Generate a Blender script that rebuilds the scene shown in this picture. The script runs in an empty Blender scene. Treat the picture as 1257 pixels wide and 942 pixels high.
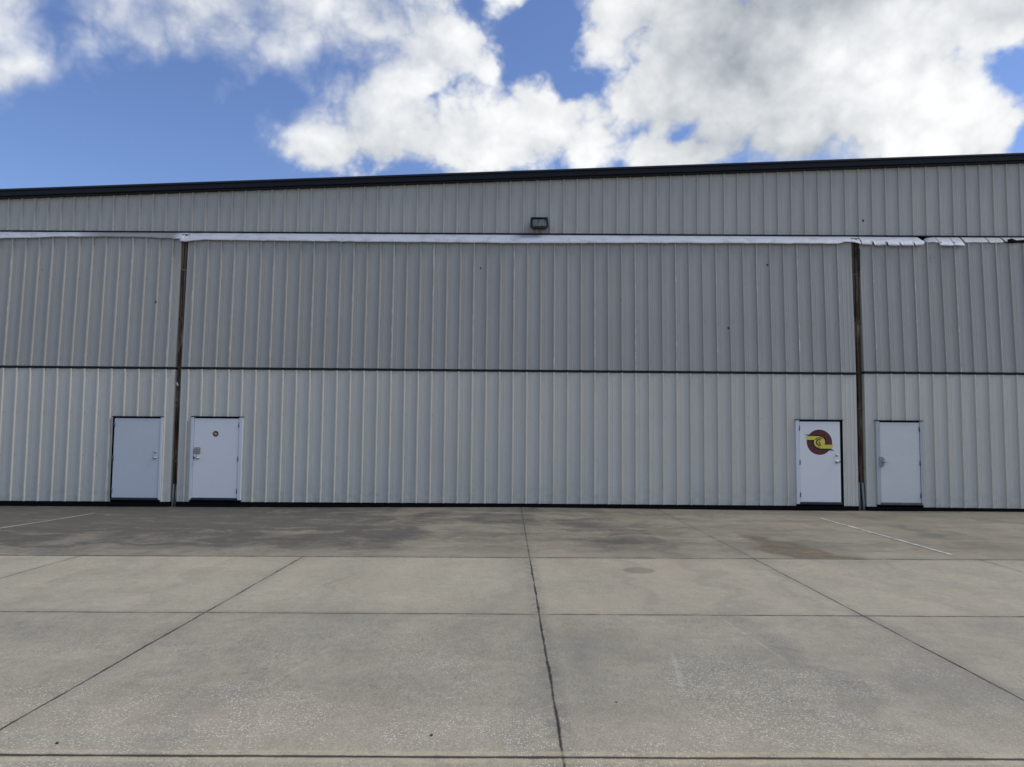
import bpy, bmesh, math, random
from mathutils import Vector, Matrix, noise as mnoise
R = math.radians
random.seed(7)
S = bpy.context.scene
COL = S.collection

# ------------------------------------------------------------------ node expression helper
class E:
    """a node socket with arithmetic"""
    def __init__(s, t, v): s.t, s.v = t, v
    def _m(s, op, b=None, c=None, clamp=False):
        n = s.t.nodes.new('ShaderNodeMath'); n.operation = op; n.use_clamp = clamp
        for i, q in enumerate((s, b, c)):
            if q is None: continue
            if isinstance(q, E): s.t.links.new(q.v, n.inputs[i])
            else: n.inputs[i].default_value = q
        return E(s.t, n.outputs[0])
    def __add__(s, o): return s._m('ADD', o)
    __radd__ = __add__
    def __sub__(s, o): return s._m('SUBTRACT', o)
    def __rsub__(s, o): return s._m('MULTIPLY', -1.0)._m('ADD', o)
    def __mul__(s, o): return s._m('MULTIPLY', o)
    __rmul__ = __mul__
    def abs(s): return s._m('ABSOLUTE')
    def max(s, o): return s._m('MAXIMUM', o)
    def min(s, o): return s._m('MINIMUM', o)
    def clamp(s): return s._m('ADD', 0.0, clamp=True)
    def sstep(s, a, b, lo=0.0, hi=1.0):
        n = s.t.nodes.new('ShaderNodeMapRange'); n.interpolation_type = 'SMOOTHSTEP'
        s.t.links.new(s.v, n.inputs[0])
        for i, q in enumerate((a, b, lo, hi)): n.inputs[i + 1].default_value = q
        return E(s.t, n.outputs[0])
    def floor(s): return s._m('FLOOR')

class G:
    """small node graph builder"""
    def __init__(s, tree): s.t = tree; s.n = tree.nodes; s.l = tree.links
    def node(s, typ, **kw):
        n = s.n.new(typ)
        for k, v in kw.items(): setattr(n, k, v)
        return n
    def setin(s, n, key, v):
        if isinstance(v, E): s.l.new(v.v, n.inputs[key])
        elif isinstance(v, bpy.types.NodeSocket): s.l.new(v, n.inputs[key])
        else: n.inputs[key].default_value = v
    def xyz(s, vec):
        n = s.node('ShaderNodeSeparateXYZ'); s.l.new(vec, n.inputs[0])
        return [E(s.t, o) for o in n.outputs]
    def vec(s, x, y, z):
        n = s.node('ShaderNodeCombineXYZ')
        for i, q in enumerate((x, y, z)): s.setin(n, i, q)
        return n.outputs[0]
    def scale(s, vec, sc, off=(0, 0, 0)):
        n = s.node('ShaderNodeVectorMath', operation='MULTIPLY_ADD')
        s.l.new(vec, n.inputs[0]); n.inputs[1].default_value = sc; n.inputs[2].default_value = off
        return n.outputs[0]
    def vadd(s, a, b):
        n = s.node('ShaderNodeVectorMath', operation='ADD'); s.l.new(a, n.inputs[0]); s.l.new(b, n.inputs[1])
        return n.outputs[0]
    dims = '3D'
    def noise(s, vec, scale, detail=4, rough=.55, dist=0.0, color=False):
        n = s.node('ShaderNodeTexNoise', noise_dimensions=s.dims); s.l.new(vec, n.inputs['Vector'])
        n.inputs['Scale'].default_value = scale; n.inputs['Detail'].default_value = detail
        n.inputs['Roughness'].default_value = rough; n.inputs['Distortion'].default_value = dist
        return n.outputs['Color'] if color else E(s.t, n.outputs[0])
    def voronoi(s, vec, scale, feature='F1'):
        n = s.node('ShaderNodeTexVoronoi', feature=feature, voronoi_dimensions=s.dims); s.l.new(vec, n.inputs['Vector'])
        n.inputs['Scale'].default_value = scale
        return n
    def white(s, x):
        n = s.node('ShaderNodeTexWhiteNoise', noise_dimensions='1D'); s.l.new(x.v, n.inputs['W'])
        return E(s.t, n.outputs['Value'])
    def gauss(s, vec, c, r, rot=0.0):
        """soft round spot in the xy plane"""
        n = s.node('ShaderNodeMapping', vector_type='TEXTURE'); s.l.new(vec, n.inputs[0])
        n.inputs[1].default_value = (c[0], c[1], 0); n.inputs[2].default_value = (0, 0, rot)
        n.inputs[3].default_value = (r[0] * 2.1, r[1] * 2.1, 1e6)
        d = s.node('ShaderNodeTexGradient', gradient_type='QUADRATIC_SPHERE'); s.l.new(n.outputs[0], d.inputs[0])
        return E(s.t, d.outputs['Fac'])
    def mix(s, f, a, b, mode='MIX'):
        n = s.node('ShaderNodeMix', data_type='RGBA', blend_type=mode)
        s.setin(n, 0, f); s.setin(n, 6, a); s.setin(n, 7, b)
        return n.outputs[2]
    def bump(s, h, strength, dist, normal=None):
        n = s.node('ShaderNodeBump'); n.inputs['Strength'].default_value = strength
        n.inputs['Distance'].default_value = dist; s.setin(n, 'Height', h)
        if normal is not None: s.l.new(normal, n.inputs['Normal'])
        return n.outputs[0]

def rgb(r, g, b): return (r, g, b, 1.0)

def new_mat(name):
    m = bpy.data.materials.new(name); m.use_nodes = True
    g = G(m.node_tree); b = m.node_tree.nodes['Principled BSDF']
    return m, g, b

def simple_mat(name, col, rough=.5, metal=0.0, var=.12, scale=12.0, bump=0.0, spec=.5, stretch=(1, 1, 1)):
    """plain paint / rubber / metal with mottling so that it is never a flat tone"""
    m, g, b = new_mat(name)
    tc = g.node('ShaderNodeTexCoord').outputs['Object']
    v = g.scale(tc, stretch)
    n = g.noise(v, scale, 6, .6)
    n2 = g.noise(v, scale * .17, 3, .5)
    f = (n * .6 + n2 * .6 - .1).clamp()
    lo = tuple(c * (1 - var) for c in col) + (1,); hi = tuple(min(1, c * (1 + var)) for c in col) + (1,)
    g.setin(b, 'Base Color', g.mix(f, lo, hi))
    b.inputs['Roughness'].default_value = rough; b.inputs['Metallic'].default_value = metal
    b.inputs['Specular IOR Level'].default_value = spec
    if bump: g.setin(b, 'Normal', g.bump(n, .5, bump))
    return m

# ------------------------------------------------------------------ mesh helper
class MB:
    def __init__(s): s.v, s.f, s.m, s.sm = [], [], [], []
    def face(s, pts, mat=0, smooth=False):
        i = len(s.v); s.v += [tuple(p) for p in pts]; s.f.append(tuple(range(i, i + len(pts)))); s.m.append(mat); s.sm.append(smooth)
    def box(s, x0, x1, y0, y1, z0, z1, mat=0, sx=0.0, szx=0.0):
        """sx: z slope along x of top and bottom"""
        P = lambda x, y, z: (x, y, z + sx * x)
        a = [P(x0, y0, z0), P(x1, y0, z0), P(x1, y1, z0), P(x0, y1, z0), P(x0, y0, z1), P(x1, y0, z1), P(x1, y1, z1), P(x0, y1, z1)]
        s.hexa(a, mat)
    def hexa(s, a, mat=0):
        i = len(s.v); s.v += [tuple(p) for p in a]
        for q in ((3, 2, 1, 0), (4, 5, 6, 7), (0, 1, 5, 4), (1, 2, 6, 5), (2, 3, 7, 6), (3, 0, 4, 7)):
            s.f.append(tuple(i + k for k in q)); s.m.append(mat); s.sm.append(False)
    def grid(s, rows, mat=0, smooth=True):
        i = len(s.v); n = len(rows[0])
        for r in rows: s.v += [tuple(p) for p in r]
        for a in range(len(rows) - 1):
            for c in range(n - 1):
                s.f.append((i + a * n + c, i + a * n + c + 1, i + (a + 1) * n + c + 1, i + (a + 1) * n + c)); s.m.append(mat); s.sm.append(smooth)
    def lathe(s, c, prof, axis=(0, -1, 0), seg=20, mat=0):
        """prof: (distance along axis, radius)"""
        ax = Vector(axis).normalized(); u = ax.orthogonal().normalized(); w = ax.cross(u)
        i = len(s.v)
        for d, r in prof:
            for k in range(seg):
                a = 2 * math.pi * k / seg
                s.v.append(tuple(Vector(c) + ax * d + (u * math.cos(a) + w * math.sin(a)) * r))
        for a in range(len(prof) - 1):
            for k in range(seg):
                k2 = (k + 1) % seg
                s.f.append((i + a * seg + k, i + a * seg + k2, i + (a + 1) * seg + k2, i + (a + 1) * seg + k)); s.m.append(mat); s.sm.append(True)
        s.f.append(tuple(i + (len(prof) - 1) * seg + k for k in range(seg))); s.m.append(mat); s.sm.append(False)
    def tube(s, pts, r, seg=8, mat=0):
        pts = [Vector(p) for p in pts]; i = len(s.v)
        rr = r if isinstance(r, (list, tuple)) else [r] * len(pts)
        for j, p in enumerate(pts):
            t = (pts[min(j + 1, len(pts) - 1)] - pts[max(j - 1, 0)]).normalized()
            u = t.cross(Vector((0, 1, 0.01))).normalized(); w = t.cross(u)
            for k in range(seg):
                a = 2 * math.pi * k / seg
                s.v.append(tuple(p + (u * math.cos(a) + w * math.sin(a)) * rr[j]))
        for j in range(len(pts) - 1):
            for k in range(seg):
                k2 = (k + 1) % seg
                s.f.append((i + j * seg + k, i + j * seg + k2, i + (j + 1) * seg + k2, i + (j + 1) * seg + k)); s.m.append(mat); s.sm.append(True)
        for e in (0, len(pts) - 1):
            s.f.append(tuple(i + e * seg + k for k in range(seg))); s.m.append(mat); s.sm.append(False)
    def build(s, name, mats, parent=None, bevel=0.0, solid=0.0, recalc=True):
        me = bpy.data.meshes.new(name)
        off = world_loc(parent) if parent else Vector((0, 0, 0))
        me.from_pydata([tuple(Vector(p) - off) for p in s.v], [], s.f)
        if not isinstance(mats, (list, tuple)): mats = [mats]
        for m in mats: me.materials.append(m)
        for p, mi, sm in zip(me.polygons, s.m, s.sm): p.material_index = mi; p.use_smooth = sm
        bm = bmesh.new(); bm.from_mesh(me)
        bmesh.ops.remove_doubles(bm, verts=bm.verts, dist=1e-5)
        if recalc: bmesh.ops.recalc_face_normals(bm, faces=bm.faces)
        bm.to_mesh(me); bm.free()
        o = bpy.data.objects.new(name, me); COL.objects.link(o)
        if parent: o.parent = parent
        if bevel:
            b = o.modifiers.new('bevel', 'BEVEL'); b.width = bevel; b.segments = 2; b.limit_method = 'ANGLE'
        if solid:
            b = o.modifiers.new('solid', 'SOLIDIFY'); b.thickness = solid; b.offset = 0
        return o

def world_loc(o):
    l = Vector((0, 0, 0))
    while o: l = l + o.location; o = o.parent
    return l

def tag(o, label=None, cat=None, group=None, kind=None):
    if label: o['label'] = label
    if cat: o['category'] = cat
    if group: o['group'] = group
    if kind: o['kind'] = kind
    return o

def empty(name, loc):
    o = bpy.data.objects.new(name, None); COL.objects.link(o); o.location = loc; o.empty_display_size = .3
    return o

# ------------------------------------------------------------------ materials
def make_siding(name, base, seed, rust=None, lap=False):
    m, g, b = new_mat(name)
    geo = g.node('ShaderNodeNewGeometry').outputs['Position']
    x, y, z = g.xyz(geo)
    # sheet to sheet difference (three ribs per sheet)
    sh = g.white(((x + seed) * (1 / .9144)).floor())
    streak = g.noise(g.scale(geo, (9, 9, .35), (seed, 0, 0)), 1.0, 5, .6)
    fine = g.noise(g.scale(geo, (60, 60, 2.2)), 1.0, 3, .6)
    big = g.noise(geo, .55, 3, .5)
    v = (sh - .5) * .05 + (streak - .5) * .12 + (fine - .5) * .07 + (big - .5) * .14 + 1.0
    col = g.mix(1.0, rgb(*base), g.vec(v, v, v), 'MULTIPLY')
    # chalky grime runs
    run = g.noise(g.scale(geo, (14, 14, .22), (3.1 + seed, 0, 0)), 1.0, 4, .65).sstep(.56, .78)
    col = g.mix(run * .13, col, rgb(.20, .185, .155))
    # pale scuffs where the paint has rubbed off
    sc = g.noise(g.scale(geo, (34, 34, 3.0), (7.7 + seed, 0, 0)), 1.0, 3, .6).sstep(.70, .76) if not lap else g.noise(g.scale(geo, (20, 20, 4.5), (7.7 + seed, 0, 0)), 1.0, 4, .65).sstep(.52, .66)
    col = g.mix(sc * (.75 if lap else .5), col, rgb(.62, .61, .58))
    # small rusty fastener runs
    ru = g.noise(g.scale(geo, (22, 22, .9), (1.3 + seed, 0, 4)), 1.0, 2, .5).sstep(.73, .80)
    col = g.mix(ru * .35, col, rgb(.20, .12, .07))
    # splash dirt along the foot of the wall
    d = z.sstep(.10, .75, 1.0, 0.0) * g.noise(g.scale(geo, (5, 5, 7)), 1.0, 5, .65).sstep(.40, .72)
    col = g.mix(d * .22, col, rgb(.20, .18, .15))
    if rust:
        q = g.vec(x, z, 0.0)
        s = g.gauss(q, (rust[0], rust[1]), rust[2])
        s = s * g.noise(g.scale(geo, (16, 16, 1.2)), 1.0, 4, .6).sstep(.30, .62)
        col = g.mix(s * .75, col, rgb(.16, .115, .075))
    g.setin(b, 'Base Color', col)
    g.setin(b, 'Roughness', fine * .25 + .42)
    b.inputs['Specular IOR Level'].default_value = .35
    oil = g.noise(g.scale(geo, (2.2, 2.2, .9)), 1.0, 2, .5)
    dent = g.noise(g.scale(geo, (11, 11, 5)), 1.0, 2, .5)
    g.setin(b, 'Normal', g.bump(oil + dent * .12, .55, .035))
    return m

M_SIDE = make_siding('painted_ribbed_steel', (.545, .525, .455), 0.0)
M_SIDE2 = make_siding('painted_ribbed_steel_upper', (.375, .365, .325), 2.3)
M_HEAD = make_siding('painted_ribbed_steel_header', (.42, .408, .362), 5.1, rust=(.36, 6.20, (.30, .12)))
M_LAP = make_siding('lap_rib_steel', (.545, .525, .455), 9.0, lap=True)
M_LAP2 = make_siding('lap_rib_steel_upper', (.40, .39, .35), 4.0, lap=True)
M_SCREW = simple_mat('weathered_screw', (.24, .22, .20), .5, .6)
M_NEST = simple_mat('dark_hole', (.02, .018, .016), .9)
M_BLACK = simple_mat('black_rubber', (.006, .006, .0065), .85, var=.3, spec=.1)
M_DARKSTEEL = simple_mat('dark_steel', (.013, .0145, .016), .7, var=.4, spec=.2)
M_FASCIA = simple_mat('black_fascia_paint', (.007, .008, .011), .5, var=.25, scale=4, spec=.25)
M_FASCIA_LIP = simple_mat('charcoal_fascia_lip', (.016, .019, .025), .45, var=.2, scale=4, spec=.3)
M_ROOF = simple_mat('roof_steel', (.42, .42, .41), .45, .3)
M_WALL = simple_mat('plain_wall_steel', (.33, .315, .285), .55)
M_INSIDE = simple_mat('dark_interior', (.02, .019, .018), .9)
M_LEAF = simple_mat('white_door_paint', (.71, .71, .70), .38, var=.05, scale=3)
M_LEAF_BLUE = simple_mat('blue_white_door_paint', (.54, .57, .59), .40, var=.07, scale=3)
M_LEAF_OLD = simple_mat('scuffed_white_door_paint', (.60, .60, .58), .5, var=.11, scale=5, stretch=(1, 1, 2.5))
M_FRAME = simple_mat('white_frame_paint', (.62, .635, .65), .42, var=.07, scale=6)
M_FRAME_OLD = simple_mat('greyed_frame_paint', (.40, .41, .41), .5, var=.18, scale=9)
M_STEEL = simple_mat('brushed_steel', (.45, .45, .44), .35, .85, var=.2, scale=30)
M_DULL = simple_mat('dull_zinc', (.27, .27, .265), .45, .7, var=.25, scale=40)
M_HINGE = simple_mat('tarnished_hinge', (.10, .105, .115), .5, .5)
M_THRESH = simple_mat('dark_threshold', (.025, .030, .042), .5, .3, var=.3)
M_THRESH_R = simple_mat('corroded_threshold', (.10, .092, .085), .85, .1, var=.95, scale=60)
M_MAROON = simple_mat('maroon_vinyl', (.10, .007, .012), .4, var=.12)
M_YELLOW = simple_mat('yellow_vinyl', (.68, .54, .06), .4, var=.08)
M_INK = simple_mat('black_vinyl', (.008, .008, .009), .4)
M_STICK = simple_mat('sticker_dark_red', (.06, .022, .02), .4)
M_STICKB = simple_mat('sticker_tan', (.30, .20, .10), .4)
M_STICKC = simple_mat('sticker_pale', (.38, .32, .30), .4, var=.4, scale=90)
M_KEYP = simple_mat('keypad_plastic', (.20, .15, .15), .5, var=.2, scale=60)
M_KEYB = simple_mat('keypad_buttons', (.42, .38, .38), .5, var=.3, scale=90)
M_FLAP = None
M_GUARD = simple_mat('galvanised_guard', (.30, .31, .31), .5, .4, var=.25, scale=18)
M_SCRAP = simple_mat('white_plastic_scrap', (.70, .69, .65), .5, var=.06)
M_BRONZE = simple_mat('dark_bronze_housing', (.016, .018, .017), .5, .2, var=.3)
M_PAINT = None

def make_rust():
    m, g, b = new_mat('rusty_door_post')
    geo = g.node('ShaderNodeNewGeometry').outputs['Position']
    a = g.noise(g.scale(geo, (38, 38, .9)), 1.0, 6, .65)
    c = g.noise(g.scale(geo, (6, 6, 1.6)), 1.0, 5, .6)
    col = g.mix(a.sstep(.35, .68), rgb(.045, .030, .019), rgb(.165, .115, .070))
    col = g.mix(c.sstep(.50, .68) * .8, col, rgb(.29, .25, .19))
    col = g.mix(c.sstep(.32, .46, 1.0, 0.0) * .8, col, rgb(.020, .014, .010))
    g.setin(b, 'Base Color', col); b.inputs['Roughness'].default_value = .85
    g.setin(b, 'Normal', g.bump(a, .6, .006))
    return m
M_RUST = make_rust()

def make_flap():
    m, g, b = new_mat('white_vinyl_flap')
    geo = g.node('ShaderNodeNewGeometry').outputs['Position']
    x, y, z = g.xyz(geo)
    a = g.noise(g.scale(geo, (3.0, 3.0, 7)), 1.0, 5, .6)
    c = g.noise(g.scale(geo, (.9, 1, 1)), 1.0, 4, .6)
    col = g.mix(a.sstep(.48, .72) * .60, rgb(.50, .52, .55), rgb(.30, .30, .295))
    col = g.mix(c.sstep(.55, .68) * .35, col, rgb(.33, .33, .32))
    # the old grey stretch of the left piece
    grey = x.sstep(-10.4, -9.6) * x.sstep(-8.0, -7.75, 1.0, 0.0)
    col = g.mix(grey * .85, col, rgb(.17, .175, .178))
    g.setin(b, 'Base Color', col); b.inputs['Roughness'].default_value = .45
    wr = g.noise(g.scale(geo, (5, 8, 9)), 1.0, 4, .6)
    g.setin(b, 'Normal', g.bump(wr, .5, .03))
    return m
M_FLAP = make_flap()
M_FLAP_GREY = simple_mat('greyed_vinyl_flap', (.44, .44, .43), .55, var=.15, scale=9, bump=.004)

def make_lens():
    m, g, b = new_mat('prismatic_glass')
    tc = g.node('ShaderNodeTexCoord').outputs['Object']
    a = g.noise(g.scale(tc, (38, 1, 6)), 1.0, 3, .6)
    col = g.mix(a.sstep(.3, .7), rgb(.05, .058, .052), rgb(.24, .26, .25))
    g.setin(b, 'Base Color', col); b.inputs['Roughness'].default_value = .22
    g.setin(b, 'Normal', g.bump(a, .5, .01))
    return m
M_LENS = make_lens()

# ------------------------------------------------------------------ ground
GX = [(-30, -.13), (-11, -.108), (-5.4, -.074), (0, -.014), (5.3, -.024), (10.2, 0.0), (30, .02)]
def gz(x, y):
    if x <= GX[0][0]: a = GX[0][1]
    elif x >= GX[-1][0]: a = GX[-1][1]
    else:
        for (x0, a0), (x1, a1) in zip(GX, GX[1:]):
            if x0 <= x <= x1:
                t = (x - x0) / (x1 - x0); a = a0 + (a1 - a0) * t; break
    t = min(1, max(0, (y + 6.7) / 6.7)); t = t * t * (3 - 2 * t)
    return a * t

def make_concrete(name, zone):
    m, g, b = new_mat(name); g.dims = '2D'
    geo = g.node('ShaderNodeNewGeometry').outputs['Position']
    X, Y, Z = g.xyz(geo)
    P = g.vec(X, Y, 0.0)
    warpc = g.noise(P, 1.1, 4, .6, color=True)
    warp = g.scale(warpc, (1.3, 1.3, 0), (-.65, -.65, 0))
    PW = g.vadd(P, warp)                        # warped coordinates for stains
    big = g.noise(P, .22, 2, .55)
    med = g.noise(P, 1.3, 5, .62)
    sml = g.noise(P, 9.0, 4, .65)
    grit = g.noise(P, 70.0, 3, .7)
    # broom/trowel marks running with the slabs and wide wash marks across
    broom = g.noise(g.scale(P, (3.0, .35, 1)), 1.0, 3, .6)
    wash = g.noise(g.scale(P, (.45, 2.2, 1), (5, 2, 0)), 1.0, 4, .62)
    base = g.mix((big * .9 + med * .5 - .2).clamp(), rgb(.222, .203, .150), rgb(.290, .264, .196))
    bg1 = g.noise(g.scale(P, (46, 11, 1)), 1.0, 3, .7)
    v = (bg1 - .5) * .55 + (med - .5) * .30 + (sml - .5) * .50 + (broom - .5) * .22 + (wash - .5) * .18 + (grit - .5) * .95 + 1.0
    col = g.mix(1.0, base, g.vec(v, v, v), 'MULTIPLY')
    # slab to slab tone
    cid = ((X * .999 + Y * -.02 + 2.85) * (1 / 2.92)).floor() * 7.13 + ((Y - X * .03 + 12.6) * (1 / 3.02)).floor() * 3.7
    sv = g.white(cid) * .10 + .95
    col = g.mix(1.0, col, g.vec(sv, sv, sv), 'MULTIPLY')
    # warm tinge patches
    warm = g.noise(g.scale(P, (1, 1, 1), (11, 4, 0)), .45, 4, .6).sstep(.5, .72)
    col = g.mix(warm * .25, col, rgb(.315, .250, .175))
    # grey traffic film in the foreground
    film = g.noise(g.scale(P, (.8, 1.0, 1), (3, 9, 0)), .62, 5, .62).sstep(.47, .68) * Y.sstep(-8.6, -10.4)
    col = g.mix((film * .38 + Y.sstep(-8.6, -10.6) * Y.sstep(-12.5, -11.4) * .20).clamp(), col, rgb(.155, .146, .122))
    col = g.mix(Y.sstep(-11.7, -12.3) * .30, col, rgb(.315, .268, .200))
    col = g.mix(Y.sstep(-9.75, -9.6) * Y.sstep(-6.4, -7.2) * .22, col, rgb(.335, .297, .222))
    trk = g.noise(g.scale(PW, (2.1, .10, 1), (4.4, 7.1, 0)), 1.0, 4, .62)
    col = g.mix(trk.sstep(.50, .72) * .32, col, rgb(.155, .148, .130))
    col = g.mix(trk.sstep(.47, .30) * .26, col, rgb(.34, .305, .235))
    dark, oil = None, None
    def seg(p, q, hw, soft, jit=None):
        dx, dy = q[0] - p[0], q[1] - p[1]; L = math.hypot(dx, dy); nx, ny = -dy / L, dx / L
        d = X * nx + Y * ny - (p[0] * nx + p[1] * ny)
        if jit is not None: d = d + jit
        return d.abs(), (X * (dx / L) + Y * (dy / L) - (p[0] * dx / L + p[1] * dy / L)), L
    if zone == 'slabs':
        # exposed shell and stone aggregate
        agg = g.noise(g.scale(P, (1, 1, 1), (2, 2, 0)), 1.0, 4, .6).sstep(.44, .64)
        aggm = (Y.sstep(-10.2, -12.3) * (agg * .75 + .30) + Y.sstep(-9.0, -10.4) * agg * .40 + .10).clamp()
        for sc, th, amt, cc in ((68.0, .80, .70, rgb(.56, .54, .48)), (120.0, .74, .62, rgb(.52, .49, .43)), (80.0, .86, .55, rgb(.10, .09, .08))):
            vn = g.voronoi(P, sc)
            cx = g.node('ShaderNodeSeparateColor'); g.l.new(vn.outputs['Color'], cx.inputs[0])
            on = E(g.t, cx.outputs[0]).sstep(th, th + .06) * E(g.t, vn.outputs['Distance']).sstep(.22, .42, 1.0, 0.0)
            col = g.mix(on * aggm * amt, col, cc)
        # round patch
        n = g.node('ShaderNodeVectorMath', operation='DISTANCE')
        wob = g.scale(g.noise(P, 5.0, 3, .6, color=True), (.05, .05, 0), (-.025, -.025, 0))
        g.l.new(g.vadd(P, wob), n.inputs[0]); n.inputs[1].default_value = (1.405, -7.45, 0)
        disc = E(g.t, n.outputs['Value']).sstep(.175, .205, 1.0, 0.0)
        col = g.mix(disc * .55, col, rgb(.12, .105, .085))
        # grey marks in the foreground slabs
        for c, r, a in (((.45, -10.9), (.14, .75), .5), ((.75, -10.5), (.16, .35), .18), ((-1.1, -11.6), (.6, .35), .24), ((1.9, -11.4), (.7, .35), .28),
                        ((-1.85, -11.33), (.022, .016), .0)):
            if a: col = g.mix(g.gauss(PW if c[0] != .45 else P, c, r) * a * med.sstep(.32, .6), col, rgb(.12, .115, .105))
        for c, r in (((-1.835, -11.36), (.045, .012)), ((-1.735, -11.26), (.040, .010))):
            col = g.mix(g.gauss(P, c, r, R(14)).sstep(.4, .7) * .8, col, rgb(.05, .046, .04))
        # faint drag lines
        for p, q, a in (((1.15, -10.6), (1.02, -11.7), .30), ((1.75, -9.5), (1.95, -11.2), .25), ((-1.3, -10.2), (-1.65, -11.8), .22), ((-2.0, -7.6), (-2.2, -9.4), .2)):
            d, t, L = seg(p, q, .02, .02)
            mk = d.sstep(.004, .022, 1.0, 0.0) * t.sstep(0, .3) * t.sstep(L - .4, L, 1.0, 0.0) * sml.sstep(.3, .6)
            col = g.mix(mk * a, col, rgb(.42, .39, .34))
    if zone == 'apron':
        # ------- the old apron strip in front of the doors
        jl = Y - X * .0435 + 6.62
        pat = g.noise(g.scale(PW, (.55, 1.5, 1), (1.7, 3.3, 0)), .75, 6, .62)
        patb = g.noise(g.scale(PW, (.8, 2.4, 1), (8.7, 1.3, 0)), 1.6, 6, .65)
        fade = jl.sstep(.15, 1.6)
        dark = (pat.sstep(.30, .74) * .52 + patb.sstep(.30, .78) * .34 + X.sstep(-7.0, 1.5, .40, .10) + (sml - .5) * .22) * (fade * .45 + .55)
        left = g.gauss(PW, (-9.5, -1.4), (5.6, 4.2)) * (patb.sstep(.20, .80) * .60 + pat.sstep(.2, .8) * .30 + sml * .25 + .18)
        dark = (dark * (X.sstep(1.0, 5.0, 1.0, .60)) + left * 1.5)
        dark = dark + g.gauss(PW, (-2.45, -4.9), (.75, 1.1)) * .85 + g.gauss(PW, (1.7, -5.0), (.45, 1.4)) * .65 + g.gauss(PW, (.85, -3.2), (.9, .8)) * .60
        dark = dark + g.gauss(PW, (-5.0, -3.4), (1.8, .8)) * .40 + g.gauss(PW, (-.6, -2.2), (2.0, .7)) * .35 + g.gauss(PW, (-4.2, -5.6), (1.1, .5)) * .35 + g.gauss(PW, (6.9, -3.2), (.35, 2.0)) * .28
        dark = (dark * (trk * 1.1 + .42) + (bg1 - .5) * .20 + (grit - .5) * .30).clamp()
        col = g.mix(.38, col, rgb(.180, .155, .110))
        col = g.mix(dark * .86, col, rgb(.052, .050, .043))
        lite = patb.sstep(.20, .52, 1.0, 0.0) * (sml * .8 + .5)
        col = g.mix(lite * .30, col, rgb(.30, .27, .21))
        dust = jl.sstep(.02, .06) * jl.sstep(.15, .75, 1.0, 0.0) * med.sstep(.35, .65)
        col = g.mix(dust * .22, col, rgb(.28, .25, .19))
        # oil stain against the joint
        oil = (g.gauss(PW, (4.00, -6.25), (.46, .80), 0) + g.gauss(PW, (3.80, -5.2), (.40, 1.15), R(10))).sstep(.02, .62) * (sml * .5 + .65) * (patb.sstep(.25, .65) * .45 + .62)
        col = g.mix((oil * .95).clamp(), col, rgb(.098, .080, .047))
        # tyre swirls
        for c, rr, w, a in (((4.95, -4.6), 1.15, .11, .30), ((5.5, -3.9), 1.9, .08, .22), ((3.3, -2.9), 1.1, .09, .2)):
            n = g.node('ShaderNodeVectorMath', operation='DISTANCE'); g.l.new(P, n.inputs[0]); n.inputs[1].default_value = (c[0], c[1], 0)
            ring = (E(g.t, n.outputs['Value']) - rr).abs().sstep(w * .3, w, 1.0, 0.0)
            col = g.mix(ring * med.sstep(.42, .6) * a, col, rgb(.09, .08, .065))
    # ------- joints between the slabs
    j1 = g.noise(P, 1.6, 3, .6) * .050 - .025
    j2 = g.noise(P, 14.0, 3, .7) * .014 - .007
    jit = j1 * .40 + j2 * .5
    wn = g.noise(P, 3.0, 5, .75)                    # how much of the joint is open / dirty
    def joint(p, q, hw, strong, apron, edge=.30):
        nonlocal col
        d, t, L = seg(p, q, hw, .01, jit)
        w = (wn - .18) * (hw * 1.5)
        e = (d - w).sstep(-.006, .008, 1.0, 0.0)
        k = apron if zone == 'apron' else strong
        halo = d.sstep(.02, .13, 1.0, 0.0) * sml.sstep(.35, .62)
        col = g.mix(halo * (k * edge), col, rgb(.10, .095, .082))
        col = g.mix(e * k, col, rgb(.022, .020, .017))
    # joints running away from the camera
    if zone != 'far':
        joint((.226, -12.7), (.115, -6.6), .015, 1.0, .75, .45)
        joint((-2.79, -12.4), (-2.80, -6.6), .014, 1.0, .12, .25)
        joint((3.115, -11.7), (3.0, -2.0), .013, 1.0, .70, .25)
        joint((-5.60, -8.4), (-5.62, -2.0), .013, .95, .45, .2)
        joint((6.06, -6.4), (6.03, -9.0), .013, .95, .0, .2)
        joint((-6.6, -6.93), (6.64, -6.37), .036, .95, .95, .35)
    if zone == 'slabs':
        joint((-4.572, -9.80), (4.553, -9.51), .022, .9, .9, .3)
        # sealed joint with pale lips at the very front
        d, t, L = seg((-2.57, -12.645), (2.545, -12.515), .015, .01, jit * .6)
        lips = (d - .045).abs().sstep(.012, .035, 1.0, 0.0) * sml.sstep(.28, .55)
        col = g.mix(lips * .45, col, rgb(.40, .34, .215))
        e = (d - wn * .018 - .003).sstep(-.005, .007, 1.0, 0.0)
        col = g.mix(e * .95, col, rgb(.030, .026, .020))
    if zone == 'far':
        fx_ = (X * (1 / 2.9) + .02); fx_ = ((fx_ - fx_.floor()) - .5).abs() * 2.9
        fy_ = ((Y + 12.58) * (1 / 3.03)); fy_ = ((fy_ - fy_.floor()) - .5).abs() * 3.03
        col = g.mix((fx_.max(fy_ + .065)).sstep(1.435, 1.445) * .9, col, rgb(.022, .020, .017))
    g.setin(b, 'Base Color', col)
    g.setin(b, 'Roughness', sml * .2 + .72 if dark is None else sml * .2 + .72 - oil * .18 - dark * .10)
    b.inputs['Specular IOR Level'].default_value = .28
    h = grit * .35 + sml * .6
    g.setin(b, 'Normal', g.bump(h, .7, .007))
    return m
M_GROUND = [make_concrete('weathered_concrete', 'slabs'), make_concrete('stained_apron_concrete', 'apron'), make_concrete('far_concrete', 'far')]

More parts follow.
